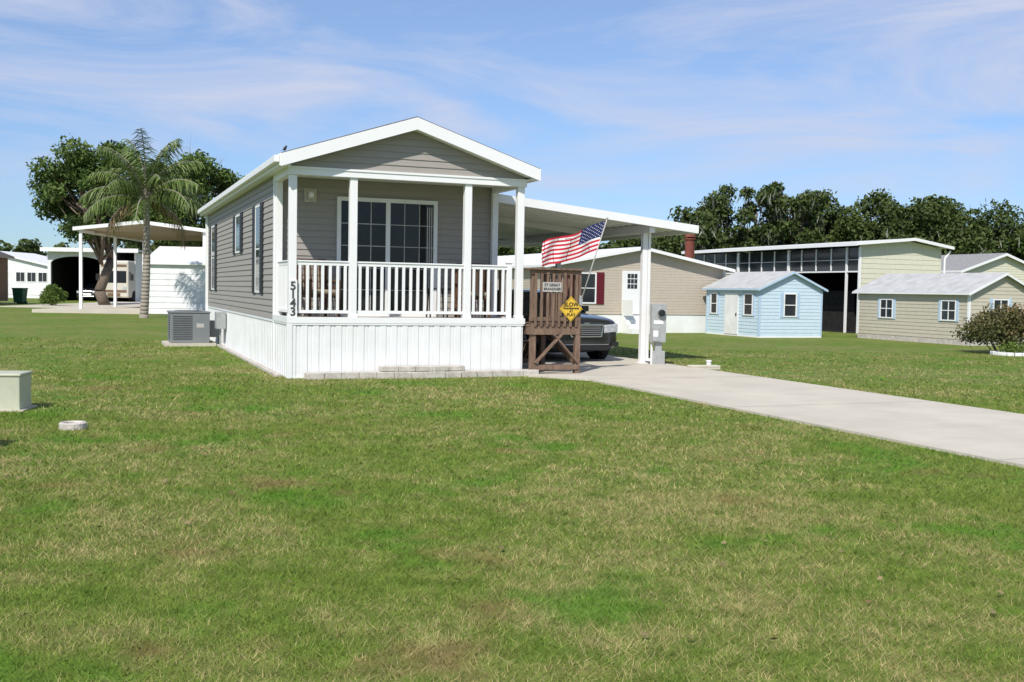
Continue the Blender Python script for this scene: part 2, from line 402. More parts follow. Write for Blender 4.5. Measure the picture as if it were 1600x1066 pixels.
def chair(lx,ly,rz):
    c=emp('porch_chair',(*H2W(lx,ly),ZF),YAW+rz)
    f=MB('frame',c,M['wicker'],bev=.008)
    for x in(-.27,.27):
        for y in(-.25,.25): f.box(x-.025,x+.025,y-.025,y+.025,0,.62 if y<0 else .95)
        f.box(x-.035,x+.035,-.28,.28,.60,.64)
        for i in range(6): f.box(x-.01,x+.01,-.2+i*.075,-.18+i*.075,.38,.6)
    f.box(-.27,.27,-.27,.27,.33,.39)
    for i in range(9): f.bar((-.23+i*.057,.24,.4),(-.23+i*.057,.30,.97),.035,.015)
    f.bar((-.29,.30,.97),(.29,.30,.97),.04,.05); f.done()
    MB('seat_cushion',c,M['cush'],bev=.03).box(-.24,.24,-.26,.2,.39,.47).done()
chair(.62,.75,R(15)); chair(3.45,.85,R(-12))
tb=emp('patio_table',(*H2W(2.75,.75),ZF),YAW)
t_=MB('table',tb,M['plastic'],bev=.005); t_.cyl((0,0,.50),(0,0,.53),.26,n=24)
for q in range(4): t_.bar((.18*math.cos(q*1.57+.7),.18*math.sin(q*1.57+.7),.5),(.22*math.cos(q*1.57+.7),.22*math.sin(q*1.57+.7),0),.025)
t_.done()

# ------------------------------------------------------------ wooden deck
dk=emp('wooden_deck',H0,YAW)
w=MB('timber',dk,M['wood'],bev=.004)
for x,y,zt_ in((4.25,-.10,1.82),(5.10,-.12,1.86),(5.10,1.45,1.86),(4.25,1.45,1.86)): w.box(x-.048,x+.048,y-.048,y+.048,.0,zt_)
for y in(-.175,1.5): w.box(4.16,5.14,y,y+.035,.72,.86)
for x in(4.16,5.15): w.box(x,x+.035,-.13,1.5,.72,.86)
for i in range(11): w.box(4.15,5.19,-.13+i*.148,.005+i*.148,.862,.89)
for F,aa,bb_ in((Fr((0,-.155),(1,0),(0,-1)),4.16,5.14),(Fr((5.15,0),(0,1),(1,0)),-.1,1.45)):
    w.fb(F,aa,bb_,-.02,.025,1.79,1.86); w.fb(F,aa,bb_,-.02,.02,.96,1.03)
    a=aa+.08
    while a<bb_-.06: w.fb(F,a,a+.045,.0215,.045,.86,1.80+.02*math.sin(a*37)); a+=.112
w.fb(Fr((0,-.13),(1,0),(0,-1)),4.1,5.17,-.06,.10,1.861,1.89)
w.bar((4.27,-.185,.22),(4.78,-.185,.74),.035,.09,up=(0,1,0)); w.bar((5.06,-.19,.25),(4.62,-.19,.72),.03,.085,up=(0,1,0))
w.box(4.16,5.12,-.19,-.153,.10,.19); w.box(4.2,5.12,1.5,1.535,.1,.19)
w.bar((5.13,0,.2),(5.13,1.4,.7),.035,.09)
for i in range(4): w.box(4.25,5.05,1.55+i*.27,1.80+i*.27,.66-i*.2,.70-i*.2)
for x in(4.25,5.05): w.bar((x,1.5,.72),(x,2.65,-.02),.04,.2)
w.done()
sg=emp('slow_sign',(*H2W(4.93,-.215),1.18),YAW)
MB('sign_plate',sg,M['ycol']).prism([(-.225,0),(0,-.225),(.225,0),(0,.225)],ID,-.004,.004).done()
bq=MB('sign_border',sg,M['ink'])
for p,q in(((-.205,0),(0,.205)),((0,.205),(.205,0)),((.205,0),(0,-.205)),((0,-.205),(-.205,0))): bq.bar((p[0],-.0055,p[1]),(q[0],-.0055,q[1]),.003,.006,up=(0,1,0))
bq.done()
text(sg,'SLOW',M['ink'],.10,(0,-.007,.075)); text(sg,'Grandparents',M['ink'],.056,(0,-.007,.012)); text(sg,'AT',M['ink'],.055,(0,-.007,-.045)); text(sg,'PLAY',M['ink'],.072,(0,-.007,-.105))
ns=emp('name_sign',(*H2W(4.56,-.21),1.56),YAW)
MB('sign_plate',ns,M['signw'],bev=.004).box(-.18,.18,-.006,.006,-.085,.085).done()
text(ns,'ST GREAT',M['numb'],.068,(0,-.009,.035)); text(ns,'BRANDNER',M['numb'],.063,(0,-.009,-.035))

# flag
fl=emp('american_flag',H0,YAW)
A=Vector((5.13,-.18,1.30)); B=Vector((5.50,-.42,2.78))
pm=MB('flag_pole',fl,M['signw'],smooth=True); pm.cyl(A,B,.012,.011,10); pm.cyl(B,B+(B-A).normalized()*.04,.02,.012,10); pm.done()
MB('pole_bracket',fl,M['metal']).box(5.10,5.16,-.2,-.169,1.25,1.42).done()
pd=(A-B).normalized(); HO=.54; FLY=1.22
fdir=Vector((-.90,.12,-.33)).normalized()
side=pd.cross(fdir).normalized()
def fpos(u,v):
    p=B+pd*(.03+v*HO)+fdir*(u*FLY)
    a=.06*math.sin(u*9.5+v*2.2)*min(1,u*3)+.025*math.sin(u*19+1-v*3)*u
    p=p+side*a+Vector((0,0,1))*(.09*u*u*(v-.2))+Vector((0,0,.04*math.sin(u*8+.6)))*u
    p=p+Vector((.12*u*v*v,0,0))
    return p
NU=60;NV=26
for nm,test,mt in(('red_stripes',lambda i,j:(j//2)%2==0 and not(i<24 and j<14),'red'),('white_stripes',lambda i,j:(j//2)%2==1 and not(i<24 and j<14),'fwhite'),('canton',lambda i,j:i<24 and j<14,'navy')):
    q=MB(nm,fl,M[mt],smooth=True); 
    for i in range(NU):
        for jj in range(NV):
            if test(i,jj): q.add([fpos(i/NU,jj/NV),fpos((i+1)/NU,jj/NV),fpos((i+1)/NU,(jj+1)/NV),fpos(i/NU,(jj+1)/NV)],[(0,1,2,3)])
    o=q.done(); 
    bm=bmesh.new(); bm.from_mesh(o.data); bmesh.ops.remove_doubles(bm,verts=bm.verts,dist=1e-5); bm.to_mesh(o.data); bm.free()
st=MB('stars',fl,M['fwhite'])
for r_ in range(9):
    for c_ in range(6 if r_%2==0 else 5):
        u=.4*( (c_*2+1+(r_%2))/12 ); v=(7/13)*((r_+1)/10)
        for sgn in(-1,1):
            P=[fpos(u,v)+side*.004*sgn]
            for k in range(10):
                rr=.0135 if k%2==0 else .0055; an=math.pi*k/5
                P.append(fpos(u+rr*math.sin(an)/FLY,v-rr*math.cos(an)/HO)+side*.004*sgn)
            st.add(P,[(0,k+1,(k+1)%10+1) for k in range(10)])
st.done()

# ------------------------------------------------------------ carport
cp=emp('carport',H0,YAW)
CY0,CY1=1.62,12.0
def cz(x): return 3.30-(x-4.1)*(.44/4.46)
cr=MB('roof_panel',cp,M['white2'])
cr.prism([(4.13,cz(4.13)),(8.56,cz(8.56)),(8.56,cz(8.56)-.05),(4.13,cz(4.13)-.05)],ID,CY0+.04,CY1)
y=CY0+.3
while y<CY1: 
    cr.prism([(4.14,cz(4.14)-.05),(8.5,cz(8.5)-.05),(8.5,cz(8.5)-.075),(4.14,cz(4.14)-.075)],ID,y,y+.03); y+=.3
cr.done()
cf=MB('roof_fascia',cp,M['white'])
cf.prism([(4.12,cz(4.12)+.03),(8.62,cz(8.62)+.03),(8.62,cz(8.62)-.13),(4.12,cz(4.12)-.13)],ID,CY0,CY0+.04)
cf.prism([(4.12,cz(4.12)+.03),(8.62,cz(8.62)+.03),(8.62,cz(8.62)-.13),(4.12,cz(4.12)-.13)],ID,CY1,CY1+.04)
cf.box(8.562,8.62,CY0+.04,CY1,cz(8.6)-.13,cz(8.6)+.03); cf.done()
cb=MB('beams_and_posts',cp,M['white'],bev=.005)
zb=cz(7.6)-.076
cb.box(7.54,7.66,CY0+.1,CY1-.1,zb-.17,zb)
for y in(4.6,8.2): 
    cb.prism([(4.14,cz(4.14)-.077),(7.53,cz(7.53)-.077),(7.53,cz(7.53)-.20),(4.14,cz(4.14)-.20)],ID,y,y+.08)
for y in(2.05,6.4,10.9):
    cb.box(7.545,7.655,y-.055,y+.055,.03,zb-.17)
    cb.box(7.50,7.70,y-.1,y+.1,.03,.045)
cb.box(7.665,7.72,1.98,2.05,.08,zb-.05); cb.box(7.665,7.72,1.80,1.979,.08,.14)
cb.box(7.665,8.55,1.98,2.04,zb-.05,zb); cb.done()

# ------------------------------------------------------------ electric pedestal
el=emp('electric_meter_pedestal',(2.98,21.6,0),R(6))
e=MB('cabinet',el,M['metal'],bev=.008); e.box(-.05,.09,-.03,.09,0,1.0); e.box(-.15,.15,-.10,.0905,.48,1.27); e.box(-.135,.02,-.125,-.10,.50,.80); e.box(-.10,.16,-.02,.08,.0,.30); e.done()
e=MB('meter',el,M['metal']); e.cyl((.04,-.10,1.08),(.04,-.13,1.08),.095,n=20); e.done()
MB('meter_glass',el,M['glass']).cyl((.04,-.13,1.08),(.04,-.19,1.08),.075,.068,n=20).done()
MB('stickers',el,M['white']).box(-.12,-.02,-.128,-.1255,.60,.72).box(-.11,.09,-.103,-.1005,.86,.93).done()
MB('conduit',el,M['white2']).cyl((-.11,.03,0),(-.11,.03,.5),.025).done()
sp=emp('splash_block',(3.85,20.75,0),R(12)); q=MB('block',sp,M['conc'],bev=.01); q.box(-.38,.25,-.09,.09,0,.045); q.box(-.38,.25,-.09,-.06,.045,.085); q.box(-.38,.25,.06,.09,.045,.085); q.done()
MB('cleanout_pipe',sp,M['white']).cyl((.12,.2,0),(.12,.2,.14),.05).cyl((.12,.2,.14),(.12,.2,.17),.06).done()

# ------------------------------------------------------------ air conditioner
ac=emp('air_conditioner',(*H2W(-.78,10.0),0),YAW)
MB('pad',ac,M['conc']).box(-.6,.6,-.72,.62,0,.07).done()
a=MB('cabinet',ac,M['acgrey'],bev=.012); a.box(-.46,.46,-.56,.52,.07,.80); a.box(-.48,.48,-.58,.54,.80,.835); a.done()
a=MB('louvres',ac,M['acdark'])
for i in range(11): a.box(-.40,.05,-.57,-.5605,.16+i*.055,.185+i*.055); a.box(-.47,-.4605,-.45,.1,.16+i*.055,.185+i*.055)
a.done()
a=MB('top_grille',ac,M['acdark']); a.cyl((0,0,.836),(0,0,.85),.34,n=28); a.done()
MB('panel_label',ac,M['signw']).box(.15,.32,-.563,-.5605,.45,.55).done()
MB('duct',ac,M['acgrey']).box(.4605,.76,-.2,.4,.2,.6).done()
g2=emp('gas_meter_box',(*H2W(-.14,8.8),0),YAW); MB('box',g2,M['metal'],bev=.01).box(-.11,.11,-.2,.2,.45,.85).cyl((0,0,0),(0,0,.45),.02).done()

# ------------------------------------------------------------ green utility box, pipe cap
ub=emp('added_shadow_box',(-5.98,12.3,0),R(8))
u=MB('cabinet',ub,M['gbox'],bev=.012); u.box(-.28,.28,-.2,.24,0,.40); u.box(-.295,.295,-.215,.255,.40,.435); u.done()
MB('base_pad',ub,M['conc']).box(-.36,.33,-.25,.30,-.01,.015).done()
shadow_box=emp('added_shadow_box',(-5.02,9.15,0),R(4))  # added cabinet, mostly out of view, to throw a shadow in at the left
u=MB('cabinet',shadow_box,M['gbox'],bev=.012); u.box(-.25,.25,-.2,.24,0,.48); u.box(-.265,.265,-.215,.255,.48,.51); u.done()
pc=emp('sewer_cleanout_ring',(-4.48,10.75,0),0)
ring=bpy.data.meshes.new('ring'); bm=bmesh.new(); n=28; prof=[(.135,-.02),(.135,.06),(.125,.07),(.10,.07),(.09,.06),(.09,.02)]
vs=[[bm.verts.new((r*math.cos(2*math.pi*i/n),r*math.sin(2*math.pi*i/n),z)) for r,z in prof] for i in range(n)]
for i in range(n):
    for k in range(len(prof)-1): bm.faces.new((vs[i][k],vs[(i+1)%n][k],vs[(i+1)%n][k+1],vs[i][k+1]))
bm.to_mesh(ring); bm.free(); ro=bpy.data.objects.new('ring',ring); COL.objects.link(ro); ro.parent=pc; ring.materials.append(M['conc2'])
MB('lid',pc,M['metal']).cyl((0,0,.02),(0,0,.045),.088,n=24).done()

# ------------------------------------------------------------ cars
def car(name,loc,rz,paint):
    c=emp(name,loc,rz)
    S=[(0.00,.66,.34,.72,.01),(0.05,.80,.24,.84,.02),(.22,.89,.20,.90,.03),(.8,.935,.19,.955,.035),(1.45,.95,.19,.99,.035),
     (2.2,.95,.19,1.01,.02),(3.2,.95,.19,1.03,.02),(4.1,.94,.20,1.06,.03),(4.75,.91,.25,1.05,.03),(4.95,.84,.32,1.0,.02),(5.02,.72,.42,.90,.01)]
    V=[];Fc=[]
    for y,w_,zb_,zt2,cr_ in S:
        hs=[(0,zb_),(w_*.80,zb_),(w_*.97,zb_+.10),(w_,zb_+.32*(zt2-zb_)+.05),(w_*.985,zb_+.72*(zt2-zb_)),(w_*.95,zt2-.035),(w_*.86,zt2),(w_*.45,zt2+cr_*.8),(0,zt2+cr_)]
        full=hs+[(-x,z) for x,z in hs[-2:0:-1]]
        V+=[(x,y,z) for x,z in full]
    n=len(full)
    for i in range(len(S)-1):
        for k in range(n): Fc.append((i*n+k,i*n+(k+1)%n,(i+1)*n+(k+1)%n,(i+1)*n+k))
    Fc.append(tuple(range(n))[::-1]); Fc.append(tuple(range((len(S)-1)*n,len(S)*n)))
    b_=MB('body',c,M[paint],smooth=True).add(V,Fc).done()
    sb=b_.modifiers.new('s','SUBSURF'); sb.levels=1; sb.render_levels=2
    G=[(1.40,.80,.99,.78,1.0),(2.15,.83,1.0,.60,1.42),(2.9,.83,1.01,.62,1.475),(3.6,.83,1.02,.60,1.44),(4.35,.80,1.04,.74,1.07)]
    V=[];Fc=[]
    for y,wb,zb_,wt,zt2 in G: V+=[(-wb,y,zb_),(-wt,y,zt2-.02),(-wt*.6,y,zt2),(wt*.6,y,zt2),(wt,y,zt2-.02),(wb,y,zb_)]
    for i in range(4):
        for k in range(5): Fc.append((i*6+k,i*6+k+1,(i+1)*6+k+1,(i+1)*6+k))
    MB('glasshouse',c,M['glass']).add(V,Fc).done()
    rf=MB('roof_and_pillars',c,M[paint],bev=.01)
    rv=[];rfc=[]
    for y,wt,z in((2.12,.60,1.425),(2.5,.62,1.47),(2.9,.63,1.49),(3.3,.62,1.48),(3.66,.60,1.44)):
        rv+=[(-wt,y,z-.03),(-wt*.6,y,z),(wt*.6,y,z),(wt,y,z-.03)]
    for i in range(4):
        for k in range(3): rfc.append((i*4+k,i*4+k+1,(i+1)*4+k+1,(i+1)*4+k))
    rf.add(rv,rfc)
    for sx in(-1,1):
        rf.bar((sx*.80,1.40,1.0),(sx*.61,2.15,1.42),.05,.04); rf.bar((sx*.84,2.85,1.0),(sx*.63,2.9,1.46),.03,.07,up=(0,1,0)); rf.bar((sx*.80,4.3,1.05),(sx*.61,3.62,1.44),.05,.12)
        rf.box(sx*.93 if sx>0 else -1.08,1.08 if sx>0 else -.93,1.72,1.80,1.02,1.14)
    rf.done()
    tr=MB('grille_and_bumper_trim',c,M['chrome'],bev=.008)
    tr.box(-.40,.40,-.035,.02,.76,.79); tr.box(-.36,.36,-.035,.02,.52,.545)
    tr.bar((-.40,-.02,.775),(-.36,-.02,.53),.03,.04); tr.bar((.40,-.02,.775),(.36,-.02,.53),.03,.04)
    tr.box(-.07,.07,-.05,-.036,.80,.82); tr.box(-.55,.55,-.02,.03,.36,.375); tr.box(-.72,.72,5.0,5.04,.66,.69); tr.done()
    gr=MB('grille_mesh',c,M['plastic']); gr.box(-.37,.37,-.02,.03,.545,.76)
    gr.box(-.60,.60,-.012,.04,.26,.355); gr.box(-.80,-.64,.0,.06,.33,.42); gr.box(.64,.80,.0,.06,.33,.42)
    for sx in(-1,1):
        for y in(.98,3.98): gr.cyl((sx*.80,y,.36),(sx*.962,y,.36),.395,n=28)
    gr.box(-.93,.93,.9,4.2,.15,.24); gr.done()
    sl=MB('grille_slats',c,M['metal']); 
    for i in range(5): sl.box(-.36,.36,-.026,-.0205,.575+i*.038,.583+i*.038)
    sl.done()
    hl=MB('headlights',c,M['lamp'],bev=.015)
    for sx in(-1,1): hl.add([(sx*.44,-.012,.60),(sx*.80,.04,.62),(sx*.895,.30,.68),(sx*.895,.30,.80),(sx*.80,.035,.795),(sx*.44,-.018,.77),(sx*.44,.1,.6),(sx*.8,.3,.62),(sx*.8,.3,.79),(sx*.44,.1,.77)],[(0,1,4,5),(1,2,3,4),(5,4,8,9),(4,3,8),(0,6,7,1),(1,7,2),(0,5,9,6)])
    hl.done()
    tl=MB('taillights',c,M['maroon']); [tl.box(min(sx*.62,sx*.88),max(sx*.62,sx*.88),4.9,5.01,.72,.95) for sx in(-1,1)]; tl.done()
    ty=MB('tyres',c,M['tyre']); rm=MB('rims',c,M['chrome'])
    for sx in(-1,1):
        for y in(.98,3.98):
            ty.cyl((sx*.76,y,.35),(sx*.975,y,.35),.35,n=30); rm.cyl((sx*.97,y,.35),(sx*.982,y,.35),.245,n=24)
    ty.done(); rm.done()
    sp_=MB('rim_gaps',c,M['plastic'])
    for sx in(-1,1):
        for y in(.98,3.98):
            for k in range(7):
                an=2*math.pi*k/7; sp_.cyl((sx*.981,y+.15*math.cos(an),.35+.15*math.sin(an)),(sx*.985,y+.15*math.cos(an),.35+.15*math.sin(an)),.045,n=8)
    sp_.done()
    return c
car('parked_car',(*H2W(6.50,2.45),.03),YAW+R(5),'paint')

# ------------------------------------------------------------ neighbour tan home
nb,F1,FL1,_,_=gable('neighbour_mobile_home',(1.25,37.5,0),7.3,16,.68,2.42,3.16,'tan','whroof','white',skirt='skirt',of=.3,os=.25,rk=.10,step=.1,pr=.01)
win(nb,F1,1.0,1.88,1.05,2.17,1,2,sh='maroon',shw=.32)
d=MB('door',nb,M['white'],bev=.005); d.fb(F1,2.93,3.73,.003,.05,.69,2.27); d.done()
d=MB('door_window',nb,M['glass']); 
for i in range(3):
    for k in range(3): d.fb(F1,3.13+i*.14,3.25+i*.14,.051,.056,1.62+k*.19,1.78+k*.19)
d.done()
s_=MB('steps',nb,M['white'])
for i in range(4): s_.fb(F1,2.9,3.75,.02+i*.22,.24+i*.22,0,.64-i*.15)
s_.fb(F1,2.9,2.93,.1,.9,.64,1.2); s_.done()
MB('door_light',nb,M['ink']).fb(F1,3.86,3.95,.003,.08,1.75,1.9).done()
ch=emp('chimney_pipe',(7.45,44.8,0),0); MB('pipe',ch,M['rust']).cyl((0,0,2.0),(0,0,3.75),.2).cyl((0,0,3.75),(0,0,3.8),.26).cyl((0,0,3.86),(0,0,4.05),.26,.1).cyl((0,0,3.8),(0,0,3.86),.1).done()

bs,F1,FL1,_,_=gable('blue_shed',(8.48,36.3,0),2.6,3.35,.05,1.70,2.32,'blue','ltroof','blue2',of=.14,os=.13,rk=.07,rt=.03,step=.12,pr=.012,corner=.05)
win(bs,F1,.98,1.52,.72,1.55,1,2,sh='blue2',shw=.13,fw=.04)
win(bs,FL1,.35,.9,.75,1.52,1,2,sh='blue2',shw=.1,fw=.04); win(bs,FL1,2.6,3.05,.75,1.52,1,2,sh='blue2',shw=.1,fw=.04)
MB('shed_door',bs,M['whroof'],bev=.005).fb(FL1,1.25,2.1,.003,.04,.06,1.52).done()
MB('door_handle',bs,M['ink']).fb(FL1,1.32,1.36,.041,.07,.72,.82).done()
MB('shed_floor_frame',bs,M['white']).box(-.02,2.62,-.02,3.37,0,.05).done()

be,F1,FL1,_,_=gable('beige_shed',(14.26,33.0,0),2.7,5.15,.18,1.66,2.32,'beige','ltroof','white2',of=.16,os=.14,rk=.07,rt=.03,step=.12,pr=.012,corner=.05)
win(be,F1,.95,1.6,.72,1.48,2,2,sh='blue2',shw=.12,fw=.04)
win(be,FL1,.5,1.15,.75,1.42,2,2,sh='blue2',shw=.1,fw=.04); win(be,FL1,3.35,4.0,.75,1.42,2,2,sh='blue2',shw=.1,fw=.04)
MB('foundation',be,M['conc2']).box(0.0,2.7,0,5.15,0,.18).done()

mb=emp('metal_storage_building',(13.76,42.0,0),YAW)
r=MB('roof',mb,M['whroof']); r.prism([(-.45,3.60),(2.4,3.86),(2.4,3.80),(-.45,3.54)],ID,-.35,13); r.prism([(4.4,3.56),(2.4005,3.86),(2.4005,3.80),(4.4,3.50)],ID,-.35,13); r.done()
r=MB('fascia',mb,M['white']); r.prism([(-.45,3.61),(2.4,3.87),(2.4,3.75),(-.45,3.49)],ID,-.38,-.351); r.prism([(4.42,3.57),(2.4005,3.87),(2.4005,3.75),(4.42,3.45)],ID,-.38,-.351); r.box(-.48,-.451,-.38,13,3.47,3.61); r.done()
w=MB('cream_walls',mb,M['cream'])
w.prism([(0,0),(4.1,0),(4.1,3.49),(2.4,3.75),(0,3.53)],ID,0,.08); w.box(4.0,4.1,.08,12.6,0,3.48); w.prism([(0,0),(4.0,0),(4.0,3.49),(2.4,3.75),(0,3.53)],ID,12.5,12.6)
FM=Fr((0,0),(0,1),(-1,0)); w.lap(Fr((0,0),(1,0),(0,-1)),lambda z:0.06,lambda z:4.1,0,3.46,.2,.012)
w.fb(FM,8.5,12.5,-.08,0,0,2.45); w.done()
w=MB('painted_shade_lining',mb,M['dark']); w.box(3.9,3.99,.1,12.4,0.02,3.45); w.box(.1,3.9,12.3,12.4,.02,3.4); w.box(.02,3.9,.09,12.3,.004,.02); w.box(.1,3.9,.09,.1,.02,3.4); w.box(.3,3.9,.1,12.3,3.38,3.42)  # walls, floor and contents coloured near-black to paint in the interior shade
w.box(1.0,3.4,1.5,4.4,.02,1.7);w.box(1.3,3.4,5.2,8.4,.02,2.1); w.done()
w=MB('frame_posts',mb,M['white'])
for y in(0,.77,4.6,8.5): w.box(-.04,.04,y-.02,y+.06,0,3.44)
w.box(-.03,.03,.09,12.5,2.44,2.50); w.box(-.02,.02,.09,12.5,2.93,2.95)
y=1.75
while y<12.4: w.box(-.02,.02,y,y+.05,2.52,3.42); y+=.98
w.done()
MB('clerestory_glass',mb,M['glass']).box(.025,.04,.09,12.5,2.52,3.42).done()
MB('downspout',mb,M['white']).cyl((4.2,-.1,2.0),(4.2,-.1,3.1),.04).bar((4.2,-.1,3.1),(4.35,-.25,3.4),.07).done()

gh,F1,FL1,_,_=gable('cream_house',(21.2,50,0),5.0,9,.4,2.80,3.68,'cream','greyroof','white',of=.25,os=.25,rk=.12,step=.12,skirt='skirt')
win(gh,F1,1.5,2.4,1.2,2.2); win(gh,F1,3.2,4.0,1.2,2.2)

# left side background buildings
ws,F1,FL1,_,_=gable('white_shed',(-14.9,51.5,0),6.0,2.9,0.03,2.55,3.42,'whroof','whroof','white',rz=R(94),of=.15,os=.15,rk=.12,step=.28,pr=.02)
wh,F1,FL1,_,_=gable('white_house',(-53,95,0),11.6,9,.3,2.9,4.25,'whroof','whroof','white',rz=0,of=.3,os=.3,step=.2,skirt='skirt')
for a in (8.3,9.3,10.3): win(wh,F1,a,a+.85,1.45,2.35,2,1)
win(wh,F1,6.2,7.4,1.45,2.35,2,1)
bh,F1,FL1,FR1,_=gable('brown_house',(-40.6,60,0),7.6,9,.2,3.1,4.6,'brownw','shingle','tan',rz=0,of=.3,os=.3,step=.15)
win(bh,FR1,3.2,4.3,1.3,2.4)
gb=emp('garage_building',(-37,84,0),0)
q=MB('walls',gb,M['whroof']); q.box(0,.25,0,9,0,4.0); q.box(4.35,4.6,0,9,0,4.0); q.box(6.9,7.0,0,9,0,.01+3.9) ; q.box(.25,6.9,8.9,9,0,4)
arch=[(.25,4.0),(.25,3.0)]+[(2.3-2.05*math.cos(math.pi*i/12),3.0+.55*math.sin(math.pi*i/12)) for i in range(13)]+[(4.35,4.0)]
q.prism(arch,ID,0,.15); q.done()
q=MB('roof',gb,M['whroof']); q.box(-.3,7.4,-.6,9.3,4.0,4.12); q.box(-.32,7.42,-.63,-.601,3.9,4.22); q.done()
MB('garage_shade_lining',gb,M['dark']).box(.26,6.89,8.8,8.89,0,3.9).box(.26,.3,.2,8.8,0,3.9).box(4.3,4.34,.2,8.8,0,3.9).box(.3,6.8,.2,8.8,3.9,3.99).done()  # near-black sheets, garage shade put into their colour
car('parked_car',(-34.3,85.0,.02),R(4),'paint2')
rv=emp('motorhome',(-31.2,82.6,0),0)
q=MB('body',rv,M['rvbody'],bev=.12); q.box(-1.15,1.15,0,8,.35,3.25); q.done()
q=MB('windscreen',rv,M['glass'],bev=.03); q.box(-.98,.98,-.02,.3,1.5,2.45); q.done()
q=MB('stripes',rv,M['rvbrown']); q.box(-1.0,1.0,-.015,.1,.75,.95); q.box(-.5,.5,-.012,.1,.45,.7); q.box(-1.0,1.0,-.012,.2,2.75,2.95); q.done()
q=MB('headlights',rv,M['lamp']); q.box(-1.0,-.7,-.02,.1,1.0,1.2); q.box(.7,1.0,-.02,.1,1.0,1.2); q.done()
q=MB('wheels',rv,M['tyre']); [q.cyl((sx*.8,y,.45),(sx*1.17,y,.45),.45,n=20) for sx in(-1,1) for y in(1.2,6)]; q.done()
q=MB('mirrors',rv,M['plastic']); q.box(-1.45,-1.25,.1,.25,1.7,2.2); q.box(1.25,1.45,.1,.25,1.7,2.2); q.bar((-1.3,.2,2.2),(-1.1,.3,2.4),.05); q.bar((1.3,.2,2.2),(1.1,.3,2.4),.05); q.done()
# tall RV carport, low-pitched roof
ca=emp('rv_carport',(-22.0,53.8,0),R(3))
WC=6.2; hx=WC/2; ze_,zp_=4.22,4.62
q=MB('roof_shell',ca,M['whroof'])
q.prism([(-.3,ze_+.06),(hx,zp_+.06),(hx,zp_),(-.3,ze_)],ID,-.2,11); q.prism([(WC+.3,ze_+.06),(hx+.001,zp_+.06),(hx+.001,zp_),(WC+.3,ze_)],ID,-.2,11)
q.prism([(-.32,ze_+.08),(hx,zp_+.08),(hx,zp_-.10),(-.32,ze_-.10)],ID,-.24,-.201); q.prism([(WC+.32,ze_+.08),(hx+.001,zp_+.08),(hx+.001,zp_-.10),(WC+.32,ze_-.10)],ID,-.24,-.201)
q.box(-.34,-.301,-.2,11,ze_-.1,ze_+.08); q.box(WC+.301,WC+.34,-.2,11,ze_-.1,ze_+.08); q.done()
qi=MB('roof_underside',ca,M['canopy'])
qi.prism([(-.29,ze_-.005),(hx,zp_-.005),(hx,zp_-.03),(-.29,ze_-.03)],ID,-.19,10.98); qi.prism([(WC+.29,ze_-.005),(hx+.001,zp_-.005),(hx+.001,zp_-.03),(WC+.29,ze_-.03)],ID,-.19,10.98)
for y in(1.8,3.6,5.4,7.2,9.0): qi.box(.1,WC-.1,y,y+.08,ze_-.14,ze_-.035)
qi.done()
q=MB('posts',ca,M['white'])
for y in(0,5.4,10.8):
    for x in(.0,WC): q.box(x-.07,x+.07,y-.07,y+.07,0,4.2)
for x in(0,WC): q.box(x-.06,x+.06,0,10.9,4.03,4.16)
q.done()
pad=emp('concrete_pad',(-26.5,51.0,0),R(3)); MB('slab',pad,M['conc']).box(3.2,11,0,30,-.1,.16).box(-3,3.2,10,34,-.1,.03).done()
bn=emp('wheelie_bin',(-32.9,70.5,0),0)
MB('bin_body',bn,M['bin']).add([(-.28,-.3,.08),(.28,-.3,.08),(.28,.3,.08),(-.28,.3,.08),(-.35,-.38,1.0),(.35,-.38,1.0),(.35,.38,1.0),(-.35,.38,1.0)],[(3,2,1,0),(4,5,6,7),(0,1,5,4),(1,2,6,5),(2,3,7,6),(3,0,4,7)]).box(-.37,.37,-.42,.42,1.0,1.06).cyl((-.33,.28,.1),(.33,.28,.1),.1).done()

# ------------------------------------------------------------ vegetation
def leafV(P,size,rg,elong=.5,hang=0):
    n=len(P); a=rg.normal(size=(n,3)); 
    if hang: a[:,2]=-abs(a[:,2])*hang-1; 
    a/=np.linalg.norm(a,axis=1)[:,None]
    b=np.cross(a,rg.normal(size=(n,3))); b/=np.linalg.norm(b,axis=1)[:,None]
    s=(size*rg.uniform(.6,1.3,n))[:,None]
    return np.stack([P+a*s,P+b*s*elong,P-a*s,P-b*s*elong],1)
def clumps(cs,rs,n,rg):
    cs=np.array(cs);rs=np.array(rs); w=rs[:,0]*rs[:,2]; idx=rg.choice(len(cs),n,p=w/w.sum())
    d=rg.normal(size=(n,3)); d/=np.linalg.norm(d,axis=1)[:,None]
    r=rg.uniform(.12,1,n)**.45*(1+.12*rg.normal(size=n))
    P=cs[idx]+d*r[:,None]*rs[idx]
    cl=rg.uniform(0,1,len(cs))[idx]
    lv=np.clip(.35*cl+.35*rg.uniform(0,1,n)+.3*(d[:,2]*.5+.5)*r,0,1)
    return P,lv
def limbs(mb,p0,p1,r0,r1,rg,seg=3,n=7):
    p0=np.array(p0,float);p1=np.array(p1,float);L=np.linalg.norm(p1-p0); prev=p0;pr=r0
    for i in range(1,seg+1):
        t=i/seg; q=p0+(p1-p0)*t+(rg.normal(size=3)*L*.04 if i<seg else 0); r=r0+(r1-r0)*t
        mb.cyl(prev,q,pr,r,n); prev=q;pr=r
